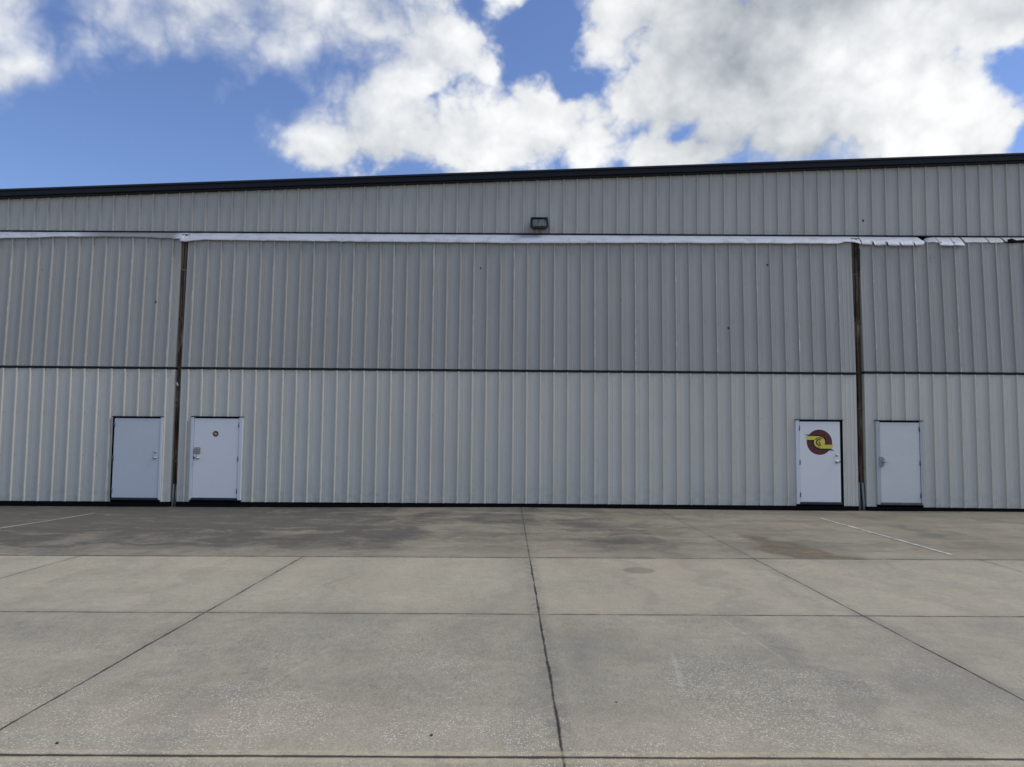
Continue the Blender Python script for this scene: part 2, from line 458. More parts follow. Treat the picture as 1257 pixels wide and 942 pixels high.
def frange(a, b, s):
    n = int(round((b - a) / s)); return [a + (b - a) * i / n for i in range(n + 1)]
xs = [-2500, -600, -150, -60] + frange(-30, 30, .6) + [60, 150, 600, 2500]
ys = [-2500, -600, -150, -60, -30, -18, -14, -12, -10, -8] + frange(-6.62, .6, .301) + [12, 30, 60, 150, 600, 2500]
def gpt(x, y):
    if abs(y + 6.62) < 1e-4: y += .0435 * max(-9, min(9, x))
    elif -14.5 < y < -6: y += .0435 * max(-9, min(9, x)) * max(0, 1 - abs(y + 6.62) / 7)
    elif -6.62 < y < 0: y += .0435 * max(-9, min(9, x)) * (-y / 6.62)
    return (x, y, gz(x, y))
mb = MB()
for a in range(len(ys) - 1):
    for c in range(len(xs) - 1):
        ym, xm = (ys[a] + ys[a + 1]) / 2, (xs[c] + xs[c + 1]) / 2
        zone = 1 if -6.62 < ym < .6 and abs(xm) < 18 else 0 if -14 < ym < -6 and abs(xm) < 10.5 else 2
        mb.face([gpt(xs[c], ys[a]), gpt(xs[c + 1], ys[a]), gpt(xs[c + 1], ys[a + 1]), gpt(xs[c], ys[a + 1])], zone, True)
tag(mb.build('ground', M_GROUND, recalc=False), kind='structure')

def make_line_paint():
    m, g, b = new_mat('worn_white_line_paint')
    geo = g.node('ShaderNodeNewGeometry').outputs['Position']
    a = g.noise(g.scale(geo, (1, 1, 0)), 9.0, 6, .7); c = g.noise(g.scale(geo, (1, 1, 0)), 2.2, 4, .6)
    g.setin(b, 'Base Color', g.mix((a * .6 + c * .5).sstep(.42, .68), rgb(.50, .48, .44), rgb(.22, .205, .175)))
    b.inputs['Roughness'].default_value = .8
    return m
M_PAINT = make_line_paint()
M_PAINT_OLD = simple_mat('faded_line_paint', (.26, .245, .21), .85, var=.35, scale=7)

def strip(name, p, q, w0, w1, mat):
    mb = MB(); n = 40; L, Rr = [], []
    dx, dy = q[0] - p[0], q[1] - p[1]; l = math.hypot(dx, dy); nx, ny = -dy / l, dx / l
    for i in range(n + 1):
        t = i / n; w = (w0 + (w1 - w0) * t) * (.85 + .3 * random.random()) * .5; x, y = p[0] + dx * t, p[1] + dy * t
        a, c = (x + nx * w, y + ny * w), (x - nx * w, y - ny * w)
        L.append((a[0], a[1], gz(*a) + .005)); Rr.append((c[0], c[1], gz(*c) + .005))
    mb.grid([L, Rr], smooth=False)
    return tag(mb.build(name, mat, recalc=False), kind='structure')
strip('painted_line', (5.93, -1.45), (5.905, -6.02), .055, .06, M_PAINT)
strip('painted_line', (-8.55, -1.5), (-8.50, -6.3), .06, .07, M_PAINT_OLD)

# ------------------------------------------------------------------ hangar
ROOF = lambda x: 7.576 + .04095 * x          # top of the roof edge
hangar = empty('hangar_building', (0, .3, 0))
tag(hangar, 'long beige ribbed metal hangar with sloping black roof edge above its three bifold doors', 'hangar')

PITCH = .3048
def profile(x0, x1, phase, pitch, h=.038, flat=.05):
    """ribbed sheet: (x, height off the pan) from x0 to x1"""
    pts = [(x0, 0.0)]
    n0 = int(math.floor((x0 - phase) / pitch)) - 1
    for n in range(n0, n0 + int((x1 - x0) / pitch) + 4):
        c = phase + n * pitch
        if c - .034 > x0 + .01 and c + .034 < x1 - .01:
            pts += [(c - .022, 0), (c - .013, h), (c + .012, h), (c + .022, 0)]
        for k in (1 / 3, 2 / 3):
            q = c + pitch * k
            if q - .02 > x0 + .01 and q + .02 < x1 - .01:
                pts += [(q - .017, 0), (q - .007, .0032), (q + .007, .0032), (q + .017, 0)]
    pts.append((x1, 0.0)); pts.sort()
    return pts

def siding(mb, x0, x1, phase, pitch, bot, top, holes=(), rows=1):
    """bot/top: x -> (y, z); holes: (xa, xb, z above which the sheet starts)"""
    pr = profile(x0, x1, phase, pitch)
    for xa, xb, zt in holes:
        def hh(x):
            for (a, ha), (c, hc) in zip(pr, pr[1:]):
                if a <= x <= c: return ha + (hc - ha) * ((x - a) / max(1e-9, c - a))
            return 0
        ex = [(xa, hh(xa)), (xb, hh(xb))]
        pr = sorted(pr + ex)
    for (xa, ha), (xb, hb) in zip(pr, pr[1:]):
        if xb - xa < 1e-6: continue
        xm = (xa + xb) / 2; zt = None
        for a, c, z in holes:
            if a < xm < c: zt = z
        col = []
        for x, h in ((xa, ha), (xb, hb)):
            yb, zb = bot(x); yt, ztp = top(x)
            if zt is not None:
                t = (zt - zb) / (ztp - zb); yb += (yt - yb) * t; zb = zt
            col.append([(x, yb + (yt - yb) * i / rows - h, zb + (ztp - zb) * i / rows) for i in range(rows + 1)])
        rn = round((xm - phase) / pitch)
        mi = 3 if rn % 3 == 0 and min(ha, hb) > .03 and abs(xm - phase - rn * pitch) < .01 else 0
        for i in range(rows):
            mb.face([col[0][i], col[1][i], col[1][i + 1], col[0][i + 1]], mi)
    return pr

def ribs_in(x0, x1, phase, pitch):
    n = int(math.ceil((x0 - phase) / pitch)); r = []
    while phase + n * pitch < x1:
        r.append(phase + n * pitch); n += 1
    return [c for c in r if x0 + .05 < c < x1 - .05]

def screws(mb, x0, x1, phase, pitch, zrows, plane, skip=()):
    for z in zrows:
        for c in ribs_in(x0, x1, phase, pitch):
            if random.random() < .12: continue
            x = c + .045
            if any(a - .05 < x < b_ + .05 and z < zt + .04 for a, b_, zt in skip): continue
            y = plane(z); r = .0055
            mb.box(x - r, x + r, y - .007, y - .0005, z - r, z + r, 1)

def nest(mb, x, y, z, r):
    pts = []
    for k in range(9):
        a = 2 * math.pi * k / 9; rr = .75 * r * (.75 + .5 * random.random())
        pts.append((x + rr * math.cos(a) * .8, y, z + rr * math.sin(a) * 1.15))
    mb.face(pts, 2); mb.face([(p[0], p[1] + .0025, p[2]) for p in pts][::-1], 2)

# header wall
mb = MB()
siding(mb, -23.3, 23.3, 0.0, PITCH, lambda x: (.28, 6.155), lambda x: (.28, ROOF(x) - .05))
screws(mb, -13, 13, 0.0, PITCH, (6.25,), lambda z: .28)
nest(mb, 7.72, .276, 6.50, .032)
mb.build('header_wall', [M_HEAD, M_SCREW, M_NEST, M_HEAD], hangar, recalc=False)
# black rake trim
mb = MB()
s = .04095
mb.box(-23.45, 23.45, .135, .30, 7.576 - .163, 7.576 - .052, 0, sx=s)
mb.box(-23.45, 23.45, .175, .30, 7.576 - .200, 7.576 - .165, 0, sx=s)
mb.box(-23.45, 23.45, .105, .30, 7.576 - .050, 7.576 - .004, 1, sx=s)
mb.build('rake_fascia', [M_FASCIA, M_FASCIA_LIP], hangar, bevel=.006)
mb = MB(); mb.box(-23.45, 23.45, .302, 26.4, 7.576 - .11, 7.576 - .01, 0, sx=s)
mb.build('roof', M_ROOF, hangar)
mb = MB()
mb.box(-23.3, -23.2, .36, 26.2, -.2, 7.47, 0, sx=0); mb.build('side_wall', M_WALL, hangar)
mb = MB(); mb.hexa([(-23.3, .36, -.2), (-23.15, .36, -.2), (-23.15, 26.2, -.2), (-23.3, 26.2, -.2), (-23.3, .36, 6.5), (-23.15, .36, 6.5), (-23.15, 26.2, 6.5), (-23.3, 26.2, 6.5)])
bpy.data.objects.remove(bpy.data.objects['side_wall']); mb.build('side_wall', M_WALL, hangar)
mb = MB(); mb.box(23.15, 23.3, .36, 26.2, -.2, 8.4); mb.build('side_wall', M_WALL, hangar)
mb = MB(); mb.hexa([(-23.14, 26.05, -.2), (23.14, 26.05, -.2), (23.14, 26.2, -.2), (-23.14, 26.2, -.2), (-23.14, 26.05, ROOF(-23.14) - .12), (23.14, 26.05, ROOF(23.14) - .12), (23.14, 26.2, ROOF(23.14) - .12), (-23.14, 26.2, ROOF(-23.14) - .12)])
mb.build('back_wall', M_WALL, hangar)
mb = MB(); mb.box(-23.1, 23.1, .38, .5, -.2, 6.5); mb.build('door_track_backing', M_INSIDE, hangar)
# added dark strip standing in for the shade line under the header wall
mb = MB(); mb.box(-23.3, 23.3, .236, .36, 6.128, 6.153); mb.build('header_shade_strip', M_DARKSTEEL, hangar)

# weather flaps hanging from the header over the door heads:  (x, z of the lower edge, y of the lower edge)
def flap(pts, mat, y_top=.262, z_top=6.126, slits=(), amp=.012, seed=0.0, thick=.003, puff=.02):
    pts = [p if len(p) == 4 else p + (z_top,) for p in pts]
    mb = MB(); x0, x1 = pts[0][0], pts[-1][0]
    xs_ = frange(x0, x1, .022 if slits else .045)
    def lerp(x):
        for a, c in zip(pts, pts[1:]):
            if a[0] <= x <= c[0] + 1e-9:
                t = (x - a[0]) / max(1e-9, c[0] - a[0]); t = t * t * (3 - 2 * t)
                return [a[i] + (c[i] - a[i]) * t for i in range(1, len(a))]
        return list(pts[-1][1:])
    rows = []
    for k in range(8):
        t = k / 7; row = []
        for x in xs_:
            q = lerp(x); zb, yb = q[0], q[1]
            zt = z_top if len(q) < 3 else q[2]
            n = mnoise.noise(Vector((x * 1.7, t * 1.3, seed))) ; n2 = mnoise.noise(Vector((x * 5.5, t * 2.0, seed + 9)))
            bulge = math.sin(math.pi * t) * puff
            y = y_top + (yb - y_top) * (t ** .8) - bulge + (n * amp + n2 * amp * .5) * t
            z = zt + (zb - zt) * t + (n2 * .010 + n * .008) * t
            for sx_ in slits:
                if abs(x - sx_) < .013 and t > .5: z += .085 * (t - .5) / .5; y += .02
            row.append((x, y, z))
        rows.append(row)
    mb.grid(rows)
    return mb.build('weather_flap', mat, hangar, solid=thick, recalc=False)
o = flap([(-23.2, 5.91, .03), (-12.3, 5.90, .03), (-11.2, 5.925, .03), (-10.6, 5.955, .04), (-9.3, 5.965, .045), (-8.5, 5.955, .05), (-8.1, 5.935, .04), (-7.70, 5.915, .03)], M_FLAP, seed=1.0)
tag(o, 'greying left strip of the white vinyl weather flap')
flap([(-7.78, 5.86, -.005), (-7.62, 5.845, -.01), (-7.45, 5.875, .01), (-7.25, 5.895, .02), (-5.6, 5.885, .02), (-3.0, 5.875, .02), (0, 5.865, .02), (3.0, 5.885, .02), (5.5, 5.895, .02), (7.0, 5.895, .02), (7.22, 5.945, .045), (7.36, 5.945, .05), (7.55, 5.90, .03)], M_FLAP, seed=4.0)
RIB3 = [8.12 - .3048 + .3048 * k for k in range(6)]
flap([(7.56, 5.885, .02), (7.9, 5.86, .005), (8.4, 5.855, .0), (8.75, 5.86, .005), (8.90, 5.87, .01, 6.125), (8.97, 5.93, .04, 6.06)], M_FLAP, slits=RIB3, amp=.012, seed=6.0, puff=.03)
flap([(9.0, 5.945, .06, 6.02), (9.12, 5.95, .06, 6.11), (9.28, 5.94, .05)], M_FLAP_GREY, amp=.008, seed=7.0, puff=.004)
flap([(9.29, 5.865, .01), (9.55, 5.86, .0), (9.60, 5.875, .01)], M_FLAP, amp=.006, seed=8.0, puff=.006)
flap([(9.60, 5.865, .005), (9.84, 5.865, .0)], M_FLAP, amp=.006, seed=9.0, puff=.004)
flap([(9.86, 5.95, .06), (10.3, 5.955, .06), (10.40, 5.96, .07)], M_FLAP_GREY, amp=.008, seed=10.0, puff=.004)
flap([(10.41, 5.945, .06), (10.70, 5.95, .06), (10.74, 5.97, .07)], M_FLAP_GREY, amp=.008, seed=11.0, puff=.004)
flap([(10.76, 5.97, .06), (10.86, 6.01, .08), (11.3, 6.03, .1), (12.0, 6.06, .1), (23.2, 6.06, .1)], M_FLAP_GREY, amp=.008, seed=12.0, puff=.004)
# torn black lining showing under the flap on the right
mb = MB()
pr = [(10.80, 5.935, 6.02), (10.90, 5.94, 6.045), (11.0, 5.945, 6.0), (11.25, 5.95, 6.02), (11.6, 5.95, 6.03), (13.0, 5.95, 6.03)]
mb.grid([[(x, .045, z1) for x, z0, z1 in pr], [(x, .02, (z0 + z1) / 2) for x, z0, z1 in pr], [(x, .04, z0) for x, z0, z1 in pr]])
o = mb.build('flap_lining', M_BLACK, hangar, solid=.01, recalc=False); tag(o, 'torn black lining of the weather flap')

# rusty posts between the doors, each with two foot guards
def post(xa, xb, guards, slot, label):
    mb = MB(); w = xb - xa
    mb.box(xa + .004, xa + w * .36, .115, .20, .0, 6.05)
    mb.box(xa + w * .46, xa + w * .74, .105, .20, .0, 6.05)
    mb.box(xa + w * .80, xb - .004, .125, .20, .0, 6.05)
    mb.box(xa, xb, .215, .33, -.12, 6.1, 1)
    mb.box(xa + w * .37, xa + w * .45, .16, .21, .0, 6.05, 1)
    for z in (.9, 2.2, 3.0, 4.1, 5.2):
        mb.box(xa + .006, xb - .006, .098, .112, z, z + .035)
    if slot: mb.box(slot[0], slot[1], .06, .10, slot[2], slot[3], 1)
    p = mb.build('door_post', [M_RUST, M_INSIDE], hangar, bevel=.004); tag(p, label)
    for x0, x1, z0, z1, r0, r1 in guards:
        g_ = MB(); g_.tube([(x0, .075, z1 + .01), (x0, .075, z1), ((x0 + x1) / 2, .068, (z0 + z1) / 2), (x1, .06, z0)], [r0 * .7, r0, (r0 + r1) / 2, r1], 10)
        g_.build('post_guard', M_GUARD, p)
post(-7.772, -7.602, [(-7.716, -7.722, -.10, .40, .022, .030), (-7.652, -7.668, -.09, .38, .013, .015)], None, 'dark rusty post beside the plain bluish entry door')
post(7.355, 7.545, [(7.408, 7.402, -.02, .585, .017, .022), (7.484, 7.505, -.02, .585, .022, .028)], (7.495, 7.535, 5.30, 5.80), 'brown rusty post to the right of the round emblem')

# plastic scrap
scr = MB()
pts = [(-7.772, 2.70), (-7.750, 2.685), (-7.722, 2.655), (-7.706, 2.62), (-7.710, 2.585), (-7.735, 2.588), (-7.752, 2.62), (-7.770, 2.655)]
scr.face([(x, .085 - .012 * math.sin(z * 40), z) for x, z in pts])
o = scr.build('plastic_scrap', M_SCRAP, solid=.006, recalc=False)
tag(o, 'small white plastic scrap caught in the gap between two hangar doors', 'plastic scrap')

# ------------------------------------------------------------------ emblem
def emblem_mesh(c, Rr, y, small=False):
    mb = MB(); cx, cz = c
    def poly(pts, mat, d): mb.face([(cx + px * Rr, y - d, cz + pz * Rr) for px, pz in pts], mat)
    circ = lambda r, n=48, a0=0.0, a1=360.0, ox=0, oz=0: [(ox + r * math.cos(R(a0 + (a1 - a0) * i / n)), oz + r * math.sin(R(a0 + (a1 - a0) * i / n))) for i in range(n + (0 if a1 - a0 >= 360 else 1))]
    d = .0006 if small else .0012
    poly(circ(1.0), 0, d)
    # black shadow shape under the yellow swoosh
    b_top = [(-1.16, .565), (-.05, .545)] + circ(.56, 14, 88, 10) + [(.55, -.19), (.45, -.50), (-1.0, .10), (-1.0, .5)]
    poly([(-1.17, .60), (-.85, .48), (-.1, .48), (-.1, .60)], 2, d * 2)
    poly([(1.17, -.66), (.82, -.48), (.1, -.48), (.1, -.62)], 2, d * 2)
    poly(circ(.60), 2, d * 2)
    poly([(-1.0, .06), (-.35, .06), (-.35, .2), (-1.0, .2)], 2, d * 2)
    poly([(1.0, -.10), (.35, -.10), (.35, -.24), (1.0, -.24)], 2, d * 2)
    # yellow swoosh
    poly([(-1.09, .475), (-.98, .175), (.0, .175), (.0, .475)], 1, d * 3)
    poly([(1.05, -.19), (1.02, -.50), (.0, -.50), (.0, -.19)], 1, d * 3)
    poly(circ(.44, 40, 0, 360, 0, 0), 1, d * 4)
    if not small:
        # black C with a smaller hook inside, and little strokes arched above it
        def arc(r0, r1, a0, a1, ox=0, oz=0, n=22):
            o_ = [(ox + r1 * math.cos(R(a0 + (a1 - a0) * i / n)), oz + r1 * math.sin(R(a0 + (a1 - a0) * i / n))) for i in range(n + 1)]
            i_ = [(ox + r0 * math.cos(R(a0 + (a1 - a0) * i / n)), oz + r0 * math.sin(R(a0 + (a1 - a0) * i / n))) for i in range(n + 1)]
            for k in range(n): poly([o_[k], o_[k + 1], i_[k + 1], i_[k]], 2, d * 5)
        arc(.165, .265, 62, 305, -.02, -.02)
        arc(.03, .11, 120, 330, .03, -.02, 12)
        for a in (55, 70, 86, 102, 118, 134): arc(.31, .42, a, a + 11, 0, -.02, 2)
        for a in (250, 262, 274): arc(.33, .37, a, a + 7, 0, -.02, 2)
    else:
        poly(circ(.36, 20), 3, d * 5)
    return mb

# ------------------------------------------------------------------ bifold doors with their entry doors
def entry_door(parent, x0, x1, lx0, lx1, z0, z1, hinge_left, leafmat, framemat, kind, label, thresh):
    yl = -.040
    e = MB(); e.box(lx0, lx1, yl, yl + .044, z0 + .035, z1 - .028)
    leaf = e.build('entry_door', leafmat, parent, bevel=.003); tag(leaf, label)
    f = MB()
    yf0, yf1 = -.050, .02
    gap = .007
    dl = 1 if kind == 'plain' else 0        # dark jamb sides
    dr = 1 if kind == 'emblem' else 0
    f.box(x0, lx0 - gap, yf0 + (.022 if dl else 0), yf1, z0 - .01, z1, dl)
    f.box(lx1 + gap, x1, yf0 + (.022 if dr else 0), yf1, z0 - .01, z1, dr)
    f.box(lx0 - gap, lx1 + gap, -.012, yf1, z1 - .022, z1, 1)
    f.box(x0 - .014, x1 + .014, -.060, yf1, z1 + .002, z1 + .017, 1)
    f.box(lx0 - gap + .001, lx1 + gap - .001, .006, .04, z0 + .03, z1 - .024, 1)
    f.build('door_frame', [framemat, M_BLACK], leaf, bevel=.002)
    t = MB(); t.box(lx0 - .015, lx1 + .02, -.068, .03, z0 - .014, z0 + .030); t.build('threshold', thresh, leaf, bevel=.004)
    hx = lx0 - .003 if hinge_left else lx1 + .003
    for z in (z0 + .19, (z0 + z1) / 2 - .01, z1 - .17):
        h = MB(); h.tube([(hx, yl - .008, z - .055), (hx, yl - .008, z + .055)], .010, 8)
        h.box(hx - .016, hx + .016, yl - .004, yl - .0005, z - .05, z + .05)
        h.build('hinge', M_HINGE, leaf)
    return leaf, yl

def knob(leaf, yl, x, z, r=.030):
    k = MB(); k.lathe((x, yl - .0005, z), [(0, r * 1.15), (.006, r * 1.1), (.008, r * .45), (.03, r * .42), (.036, r * .8), (.048, r), (.06, r * .92), (.066, r * .5)])
    k.build('knob', M_STEEL, leaf)
def deadbolt(leaf, yl, x, z, r=.028):
    k = MB(); k.lathe((x, yl - .0005, z), [(0, r * 1.1), (.01, r), (.018, r * .85), (.020, r * .5)]); k.build('deadbolt', M_STEEL, leaf)

def hangar_door(name_loc, x0, x1, phase, pitch, zb, zh, holes, label, top_z, nests, flat):
    ytop = .10; zu = zh + .055
    b_ = MB()
    b_.hexa([(x0 + .06, .06, zu), (x1 - .06, .06, zu), (x1 - .06, .15, zu), (x0 + .06, .15, zu), (x0 + .06, ytop + .05, top_z - .01), (x1 - .06, ytop + .05, top_z - .01), (x1 - .06, ytop + .14, top_z - .01), (x0 + .06, ytop + .14, top_z - .01)])
    b_.box(x0 + .06, x1 - .06, .06, .15, zb((x0 + x1) / 2) + .05, zh)
    d = b_.build('hangar_door', M_DARKSTEEL, hangar); tag(d, label)
    lo = MB()
    siding(lo, x0, x1, phase, pitch, lambda x: (0, zb(x)), lambda x: (0, zh), holes)
    screws(lo, max(x0, -13), min(x1, 13), phase, pitch, (.22, 1.02, 1.98, 2.80), lambda z: 0.0, holes)
    lo.box(x0, x0 + .05, -.004, .16, zb(x0), zh, 0) ; lo.box(x1 - .05, x1, -.004, .16, zb(x1), zh, 0)
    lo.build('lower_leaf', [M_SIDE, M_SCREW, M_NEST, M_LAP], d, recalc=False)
    up = MB()
    pl = lambda z: ytop * (z - zu) / (top_z - zu)
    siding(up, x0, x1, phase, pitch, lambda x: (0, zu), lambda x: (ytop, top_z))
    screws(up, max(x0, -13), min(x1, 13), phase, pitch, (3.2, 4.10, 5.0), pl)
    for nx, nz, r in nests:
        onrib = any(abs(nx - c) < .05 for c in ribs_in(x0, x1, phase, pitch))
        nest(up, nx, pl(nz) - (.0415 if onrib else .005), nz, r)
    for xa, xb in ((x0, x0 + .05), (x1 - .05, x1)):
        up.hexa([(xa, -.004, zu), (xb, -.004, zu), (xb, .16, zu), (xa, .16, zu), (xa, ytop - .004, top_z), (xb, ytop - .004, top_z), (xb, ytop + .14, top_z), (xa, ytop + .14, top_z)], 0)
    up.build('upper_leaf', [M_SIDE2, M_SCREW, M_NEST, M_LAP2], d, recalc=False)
    h = MB(); h.box(x0 + .01, x1 - .01, -.026, .10, zh + .001, zh + .054); h.build('hinge_strip', M_DARKSTEEL, d, bevel=.006)
    # rubber seal, its lower edge resting on the concrete
    s_ = MB(); n = int((x1 - x0) / .35); xs_ = frange(x0 + .01, x1 - .01, (x1 - x0) / n)
    for xa, xb in zip(xs_, xs_[1:]):
        za, zc = zb(xa) - .002, zb(xb) - .002; ga, gc = gz(xa, 0) - .004, gz(xb, 0) - .004
        s_.hexa([(xa, -.012, ga), (xb, -.012, gc), (xb, .05, gc), (xa, .05, ga), (xa, -.026, za), (xb, -.026, zc), (xb, .05, zc), (xa, .05, za)])
    s_.build('bottom_seal', M_BLACK, d)
    return d

lin = lambda xa, za, xb, zc: (lambda x: za + (zc - za) * (x - xa) / (xb - xa))
D1 = (-9.084, -7.955, 1.882); D2 = (-7.324, -6.178, 1.895); D3 = (6.003, 7.027, 1.947); D4 = (7.746, 8.763, 1.946)
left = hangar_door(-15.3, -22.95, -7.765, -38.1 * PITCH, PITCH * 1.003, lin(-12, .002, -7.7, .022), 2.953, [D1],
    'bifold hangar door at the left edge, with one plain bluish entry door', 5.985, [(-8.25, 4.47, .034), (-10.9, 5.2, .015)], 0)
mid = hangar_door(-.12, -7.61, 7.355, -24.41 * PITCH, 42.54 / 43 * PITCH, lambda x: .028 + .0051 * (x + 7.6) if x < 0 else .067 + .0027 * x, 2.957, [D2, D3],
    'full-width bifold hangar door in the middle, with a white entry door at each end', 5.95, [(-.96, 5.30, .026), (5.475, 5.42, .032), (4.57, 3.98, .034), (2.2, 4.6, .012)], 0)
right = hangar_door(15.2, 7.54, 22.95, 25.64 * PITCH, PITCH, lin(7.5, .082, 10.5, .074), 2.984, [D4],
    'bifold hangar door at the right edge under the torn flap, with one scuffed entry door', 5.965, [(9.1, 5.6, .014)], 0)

l1, y1 = entry_door(hangar, D1[0], D1[1], -9.036, -8.015, .07, D1[2], True, M_LEAF_BLUE, M_FRAME, 'plain', 'plain bluish-white entry door', M_THRESH)
knob(l1, y1, -8.105, .985); deadbolt(l1, y1, -8.103, 1.118)
l2, y2 = entry_door(hangar, D2[0], D2[1], -7.252, -6.262, .085, D2[2], False, M_LEAF, M_FRAME, 'keypad', 'white entry door with keypad and small round sticker', M_THRESH)
knob(l2, y2, -7.155, .992)
k = MB(); k.box(-7.225, -7.105, y2 - .03, y2 - .0005, 1.085, 1.225)
for a in range(3):
    for c in range(3): k.box(-7.21 + a * .034, -7.186 + a * .034, y2 - .036, y2 - .029, 1.10 + c * .04, 1.126 + c * .04, 1)
k.build('keypad', [M_KEYP, M_KEYB], l2, bevel=.004)
k = MB(); k.box(-7.248, -7.222, y2 - .008, y2 - .0005, .965, 1.02); k.build('latch_plate', M_HINGE, l2)
emblem_mesh((-6.775, 1.527), .064, y2, True).build('emblem', [M_STICK, M_STICKB, M_INK, M_STICKC], l2, recalc=False)
l3, y3 = entry_door(hangar, D3[0], D3[1], 6.085, 6.965, .135, D3[2], True, M_LEAF, M_FRAME, 'emblem', 'white entry door with large round maroon and yellow emblem', M_THRESH)
knob(l3, y3, 6.885, 1.045); deadbolt(l3, y3, 6.886, 1.188)
k = MB(); k.box(6.925, 6.962, y3 - .008, y3 - .0005, 1.03, 1.065); k.build('latch_plate', M_DULL, l3)
emblem_mesh((6.515, 1.470), .276, y3).build('emblem', [M_MAROON, M_YELLOW, M_INK], l3, recalc=False)
l4, y4 = entry_door(hangar, D4[0], D4[1], 7.832, 8.690, .14, D4[2], False, M_LEAF_OLD, M_FRAME_OLD, 'lever', 'scuffed greyish-white entry door with lever handle', M_THRESH_R)
k = MB()
k.box(7.800, 7.885, y4 - .018, y4 - .0005, .945, 1.165); k.box(7.885, 7.915, y4 - .014, y4 - .0005, .98, 1.14)
k.tube([(7.875, y4 - .015, 1.052), (7.875, y4 - .055, 1.052), (7.895, y4 - .062, 1.052), (7.985, y4 - .058, 1.058)], [.014, .013, .012, .010], 10)
k.lathe((7.875, y4 - .018, 1.052), [(0, .03), (.01, .028), (.014, .02)])
k.build('lever_handle', M_DULL, l4, bevel=.003)
k = MB(); k.face([(7.905 + .034 * math.cos(a) * (1 + .3 * math.sin(3 * a)), y4 - .0015, 1.455 + .014 * math.sin(a)) for a in [i * math.pi / 7 for i in range(14)]])
k.build('paint_touch_up', M_SCRAP, l4, recalc=False)

# ------------------------------------------------------------------ wall light
fx, fz = .355, 6.348
fl = empty('floodlight', (fx, .25, fz)); tag(fl, 'dark bronze rectangular floodlight mounted on the wall above the middle hangar door', 'floodlight')
h = MB()
w, hh = .203, .116
def ring(y, w, hh, dz=0.0, ch=.025):
    return [(fx - w + ch, y, fz - hh + dz), (fx + w - ch, y, fz - hh + dz), (fx + w, y, fz - hh + ch + dz), (fx + w, y, fz + hh - ch + dz), (fx + w - ch, y, fz + hh + dz), (fx - w + ch, y, fz + hh + dz), (fx - w, y, fz + hh - ch + dz), (fx - w, y, fz - hh + ch + dz)]
secs = [ring(.275, w * .80, hh * .85), ring(.20, w * .9, hh * .93), ring(.12, w, hh), ring(.09, w, hh), ring(.082, w * .97, hh * .96), ring(.082, w * .84, hh * .76, .006), ring(.10, w * .81, hh * .73, .006)]
for a, c in zip(secs, secs[1:]):
    for i in range(8): h.face([a[i], a[(i + 1) % 8], c[(i + 1) % 8], c[i]])
h.face(secs[0]); h.face(secs[-1])
h.box(fx - w * .98, fx + w * .98, .045, .085, fz + hh * .96, fz + hh * 1.06)
h.build('housing', M_BRONZE, fl, bevel=.003)
g_ = MB()
r0, r1 = ring(.098, w * .805, hh * .725, .006), ring(.078, w * .72, hh * .62, .006)
for i in range(8): g_.face([r0[i], r0[(i + 1) % 8], r1[(i + 1) % 8], r1[i]])
g_.face(r1); g_.build('lens', M_LENS, fl)

# ------------------------------------------------------------------ bits on the concrete
M_PEB = simple_mat('dark_stone', (.035, .030, .024), .8, var=.4, scale=60)
for (x, y, r, lab) in ((-2.378, -12.50, .008, 'small dark pebble lying near the left joint at the front of the concrete'),
                       (-.468, -12.33, .0085, 'small dark pebble lying left of the middle joint on the front slab'),
                       (.585, -11.80, .006, 'tiny dark pebble lying just right of the middle joint')):
    bm = bmesh.new(); bmesh.ops.create_icosphere(bm, subdivisions=2, radius=1.0)
    for v in bm.verts:
        k = 1 + .45 * mnoise.noise(v.co * 1.7 + Vector((x, y, 0)))
        v.co = Vector((v.co.x * 1.5, v.co.y * .9, v.co.z * .55)) * r * k
    me = bpy.data.meshes.new('pebble'); bm.to_mesh(me); bm.free(); me.materials.append(M_PEB)
    o = bpy.data.objects.new('pebble', me); COL.objects.link(o); o.location = (x, y, r * .40); o.rotation_euler = (0, 0, x * 3)
    tag(o, lab, 'pebble', 'dark pebbles on the front slabs')

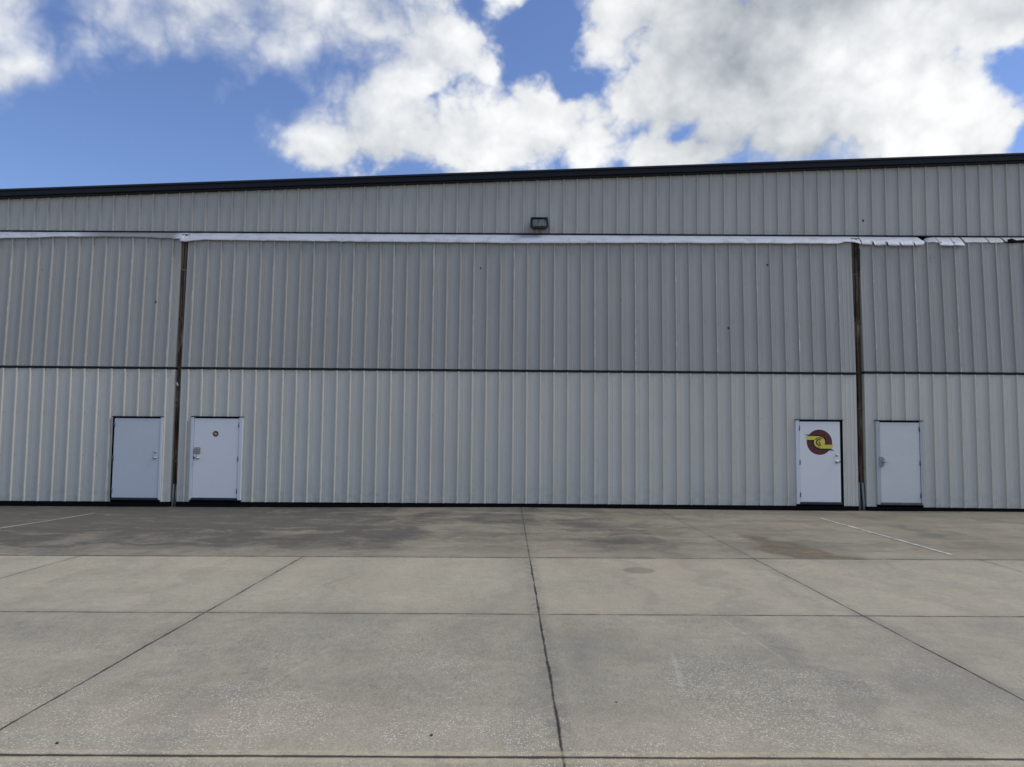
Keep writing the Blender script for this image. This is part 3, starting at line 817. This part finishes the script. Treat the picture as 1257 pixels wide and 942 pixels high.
# ------------------------------------------------------------------ sky, sun
CLOUD = 8.2
SUN_EL, SUN_AZ = 50.0, 90.0          # azimuth from +Y (behind the hangar) towards +X
def make_world():
    w = bpy.data.worlds.new('World'); S.world = w; w.use_nodes = True
    w.cycles.sampling_method = 'MANUAL'; w.cycles.sample_map_resolution = 256
    g = G(w.node_tree); bg = w.node_tree.nodes['Background']
    sky = g.node('ShaderNodeTexSky', sky_type='NISHITA'); sky.sun_disc = False
    sky.sun_elevation = R(SUN_EL); sky.sun_rotation = R(SUN_AZ)
    sky.air_density = 1.0; sky.dust_density = .25; sky.ozone_density = 2.2; sky.altitude = 0
    D = g.node('ShaderNodeTexCoord').outputs['Generated']
    x, y, z = g.xyz(D)
    iy = y.max(.12)
    u = x._m('DIVIDE', iy); v = z._m('DIVIDE', iy)
    UV = g.vec(u, v, 0.0)
    w1 = g.scale(g.noise(D, 5.0, 4, .6, color=True), (.18, .14, 0), (-.09, -.07, 0))
    UVW = g.vadd(UV, w1)
    PX = lambda px, py: ((px - 645) * .00114, .604 - py * .001165)
    RX = lambda rx, ry: (rx * .00114, ry * .001165)
    blobs = [  # centre px, radii px, rotation, amount
        ((-20, 30), (60, 85), 0, 1.1), ((22, 92), (40, 30), 25, .85),
        ((330, -25), (300, 60), 0, .95), ((200, 45), (110, 46), 14, .36), ((340, 60), (90, 44), 22, .32), ((262, 122), (52, 22), 28, .42), ((320, 100), (36, 22), 30, .25),
        ((120, 25), (70, 50), 10, .50), ((440, 40), (110, 50), 0, .70), ((550, 70), (105, 42), 22, 1.05), ((612, 96), (54, 26), 20, .7),
        ((430, 150), (58, 46), 0, .95), ((370, 188), (60, 34), 0, .95), ((455, 125), (44, 32), 0, .5), ((560, 185), (180, 56), 0, 1.1), ((680, 160), (110, 44), 22, .8), ((770, 195), (60, 24), 20, .45),
        ((655, 125), (60, 26), 0, .32), ((720, 95), (40, 22), 30, .22),
        ((640, -6), (40, 20), 10, .9), ((990, 50), (260, 130), 0, 1.25), ((790, 20), (80, 56), 20, .9), ((860, 90), (76, 76), 0, .7), ((1090, 150), (190, 80), 0, .9), ((1195, 150), (70, 62), 0, .85), ((1240, 8), (130, 44), 0, .9),
        ((850, 195), (50, 20), 10, .8),
        ((1232, 92), (40, 36), 30, -.95), ((848, 170), (26, 11), 35, -.36), ((682, 56), (76, 54), 25, -1.0), ((752, 110), (50, 28), 40, -.85), ((585, 15), (34, 26), 0, -.75), ((170, 175), (220, 62), 0, -.6), ((345, 118), (38, 30), 0, -.45), ((522, 128), (26, 9), 12, -.36),
        ((62, 60), (14, 50), -12, -.30), ((160, 62), (26, 22), 20, -.30), ((225, 95), (50, 18), 28, -.22), ((1262, 165), (22, 28), 0, -.5), ((400, 60), (26, 18), 20, -.25),
    ]
    cov = None
    for c, r, rot, a in blobs:
        q = g.gauss(UVW, PX(*c), RX(*r), R(rot)) * a
        cov = q if cov is None else cov + q
    front = y.sstep(.56, .62) * v.sstep(.95, 1.1, 1.0, 0.0)
    gen = g.noise(D, 2.1, 2, .55).sstep(.47, .66) * .75 * z.sstep(.02, .35)
    def fbm(off, det, sc=11.0):
        return g.noise(g.scale(D, (1, 1, 1.15), off), sc, det, .60)
    n0 = fbm((0, 0, 0), 9); n1 = fbm((.020, .004, .026), 3)
    nb = g.noise(g.scale(D, (1, 1, 1.2), (3, 1, 2)), 5.0, 3, .5)
    vb = g.voronoi(g.vadd(D, g.scale(g.noise(D, 14.0, 2, .5, color=True), (.05, .05, .05), (-.025, -.025, -.025))), 15.0)
    vb.inputs['Detail'].default_value = 3.0; vb.inputs['Roughness'].default_value = .55
    wis = 1.0 - E(g.t, vb.outputs['Distance'])
    soft = g.gauss(UV, PX(215, 50), RX(300, 130), 0).sstep(.05, .5)       # thin ragged cloud on the left has softer edges
    F = cov.min(1.05) + (n0 - .5) * 1.22 + (wis - .03) * .50
    mask = F.sstep(.31, .77)
    mask = mask * (1.0 - soft) + F.sstep(.06, 1.15) * soft * .93
    thick = F.sstep(.5, 1.6)
    # lit and shaded billows: denser towards the sun means shade
    rel = (n0 - n1) * .42 + (nb - .5) * .24 + (wis - .2) * .10
    grey = g.gauss(UVW, PX(905, 90), RX(105, 140), 0) * .95 + g.gauss(UVW, PX(1060, 0), RX(190, 36), 0) * .75 + g.gauss(UVW, PX(985, 190), RX(60, 24), 0) * .35 + g.gauss(UVW, PX(300, 20), RX(200, 40), 0) * .25 + g.gauss(UVW, PX(445, 195), RX(60, 22), 0) * .22 + g.gauss(UVW, PX(1235, 10), RX(60, 22), 0) * .5
    glow = g.gauss(UVW, PX(1100, 120), RX(190, 80), 0) * .12
    br = rel + glow - grey * .40 + thick * .10 + .80
    br = br.max(.34).min(1.0)
    ccol = g.mix(br.sstep(.40, .9), rgb(.90, .97, 1.05), rgb(.985, 1.0, 1.01))
    bk = br * CLOUD
    ccol = g.mix(1.0, ccol, g.vec(bk, bk, bk), 'MULTIPLY')
    skc = g.mix(1.0, sky.outputs[0], rgb(.86, .90, 1.12), 'MULTIPLY')
    out = g.mix(mask.clamp(), skc, ccol)
    g.l.new(out, bg.inputs[0]); bg.inputs[1].default_value = .10
    # the rest of the sky dome: plainer broken cloud
    bg2 = g.node('ShaderNodeBackground'); bg2.inputs[1].default_value = .10
    g.l.new(g.mix(gen, skc, rgb(7.0, 7.1, 7.2)), bg2.inputs[0])
    ms = g.node('ShaderNodeMixShader'); g.setin(ms, 0, front)
    g.l.new(bg2.outputs[0], ms.inputs[1]); g.l.new(bg.outputs[0], ms.inputs[2])
    g.l.new(ms.outputs[0], w.node_tree.nodes['World Output'].inputs[0])
make_world()
sl = bpy.data.lights.new('sun', 'SUN'); sl.energy = 2.6; sl.angle = R(32); sl.color = (1.0, .965, .915)
so = bpy.data.objects.new('sun', sl); COL.objects.link(so)
dirv = Vector((math.cos(R(SUN_EL)) * math.sin(R(SUN_AZ)), math.cos(R(SUN_EL)) * math.cos(R(SUN_AZ)), math.sin(R(SUN_EL))))
so.rotation_euler = dirv.to_track_quat('Z', 'Y').to_euler(); so.location = (20, 10, 40)

# ------------------------------------------------------------------ camera
cam = bpy.data.cameras.new('camera'); cam.sensor_width = 36; cam.lens = 910 / 1257 * 36; cam.clip_end = 6000; cam.clip_start = .05
co = bpy.data.objects.new('camera', cam); COL.objects.link(co)
fw = Vector((-.01375, .9977, .0658)).normalized()
rt = Vector((1.0, .0132, .0095)); rt = (rt - fw * rt.dot(fw)).normalized(); upv = rt.cross(fw)
mw = Matrix((rt, upv, -fw)).transposed().to_4x4(); mw.translation = Vector((0, -16.4, 1.62)); co.matrix_world = mw
S.camera = co
S.view_settings.view_transform = 'Standard'; S.view_settings.look = 'None'; S.view_settings.exposure = 0.42; S.view_settings.gamma = 1.0
S.view_settings.use_curve_mapping = False
S.cycles.max_bounces = 4; S.cycles.diffuse_bounces = 3; S.cycles.glossy_bounces = 2
S.cycles.use_adaptive_sampling = True; S.cycles.adaptive_threshold = .01; S.cycles.use_denoising = True
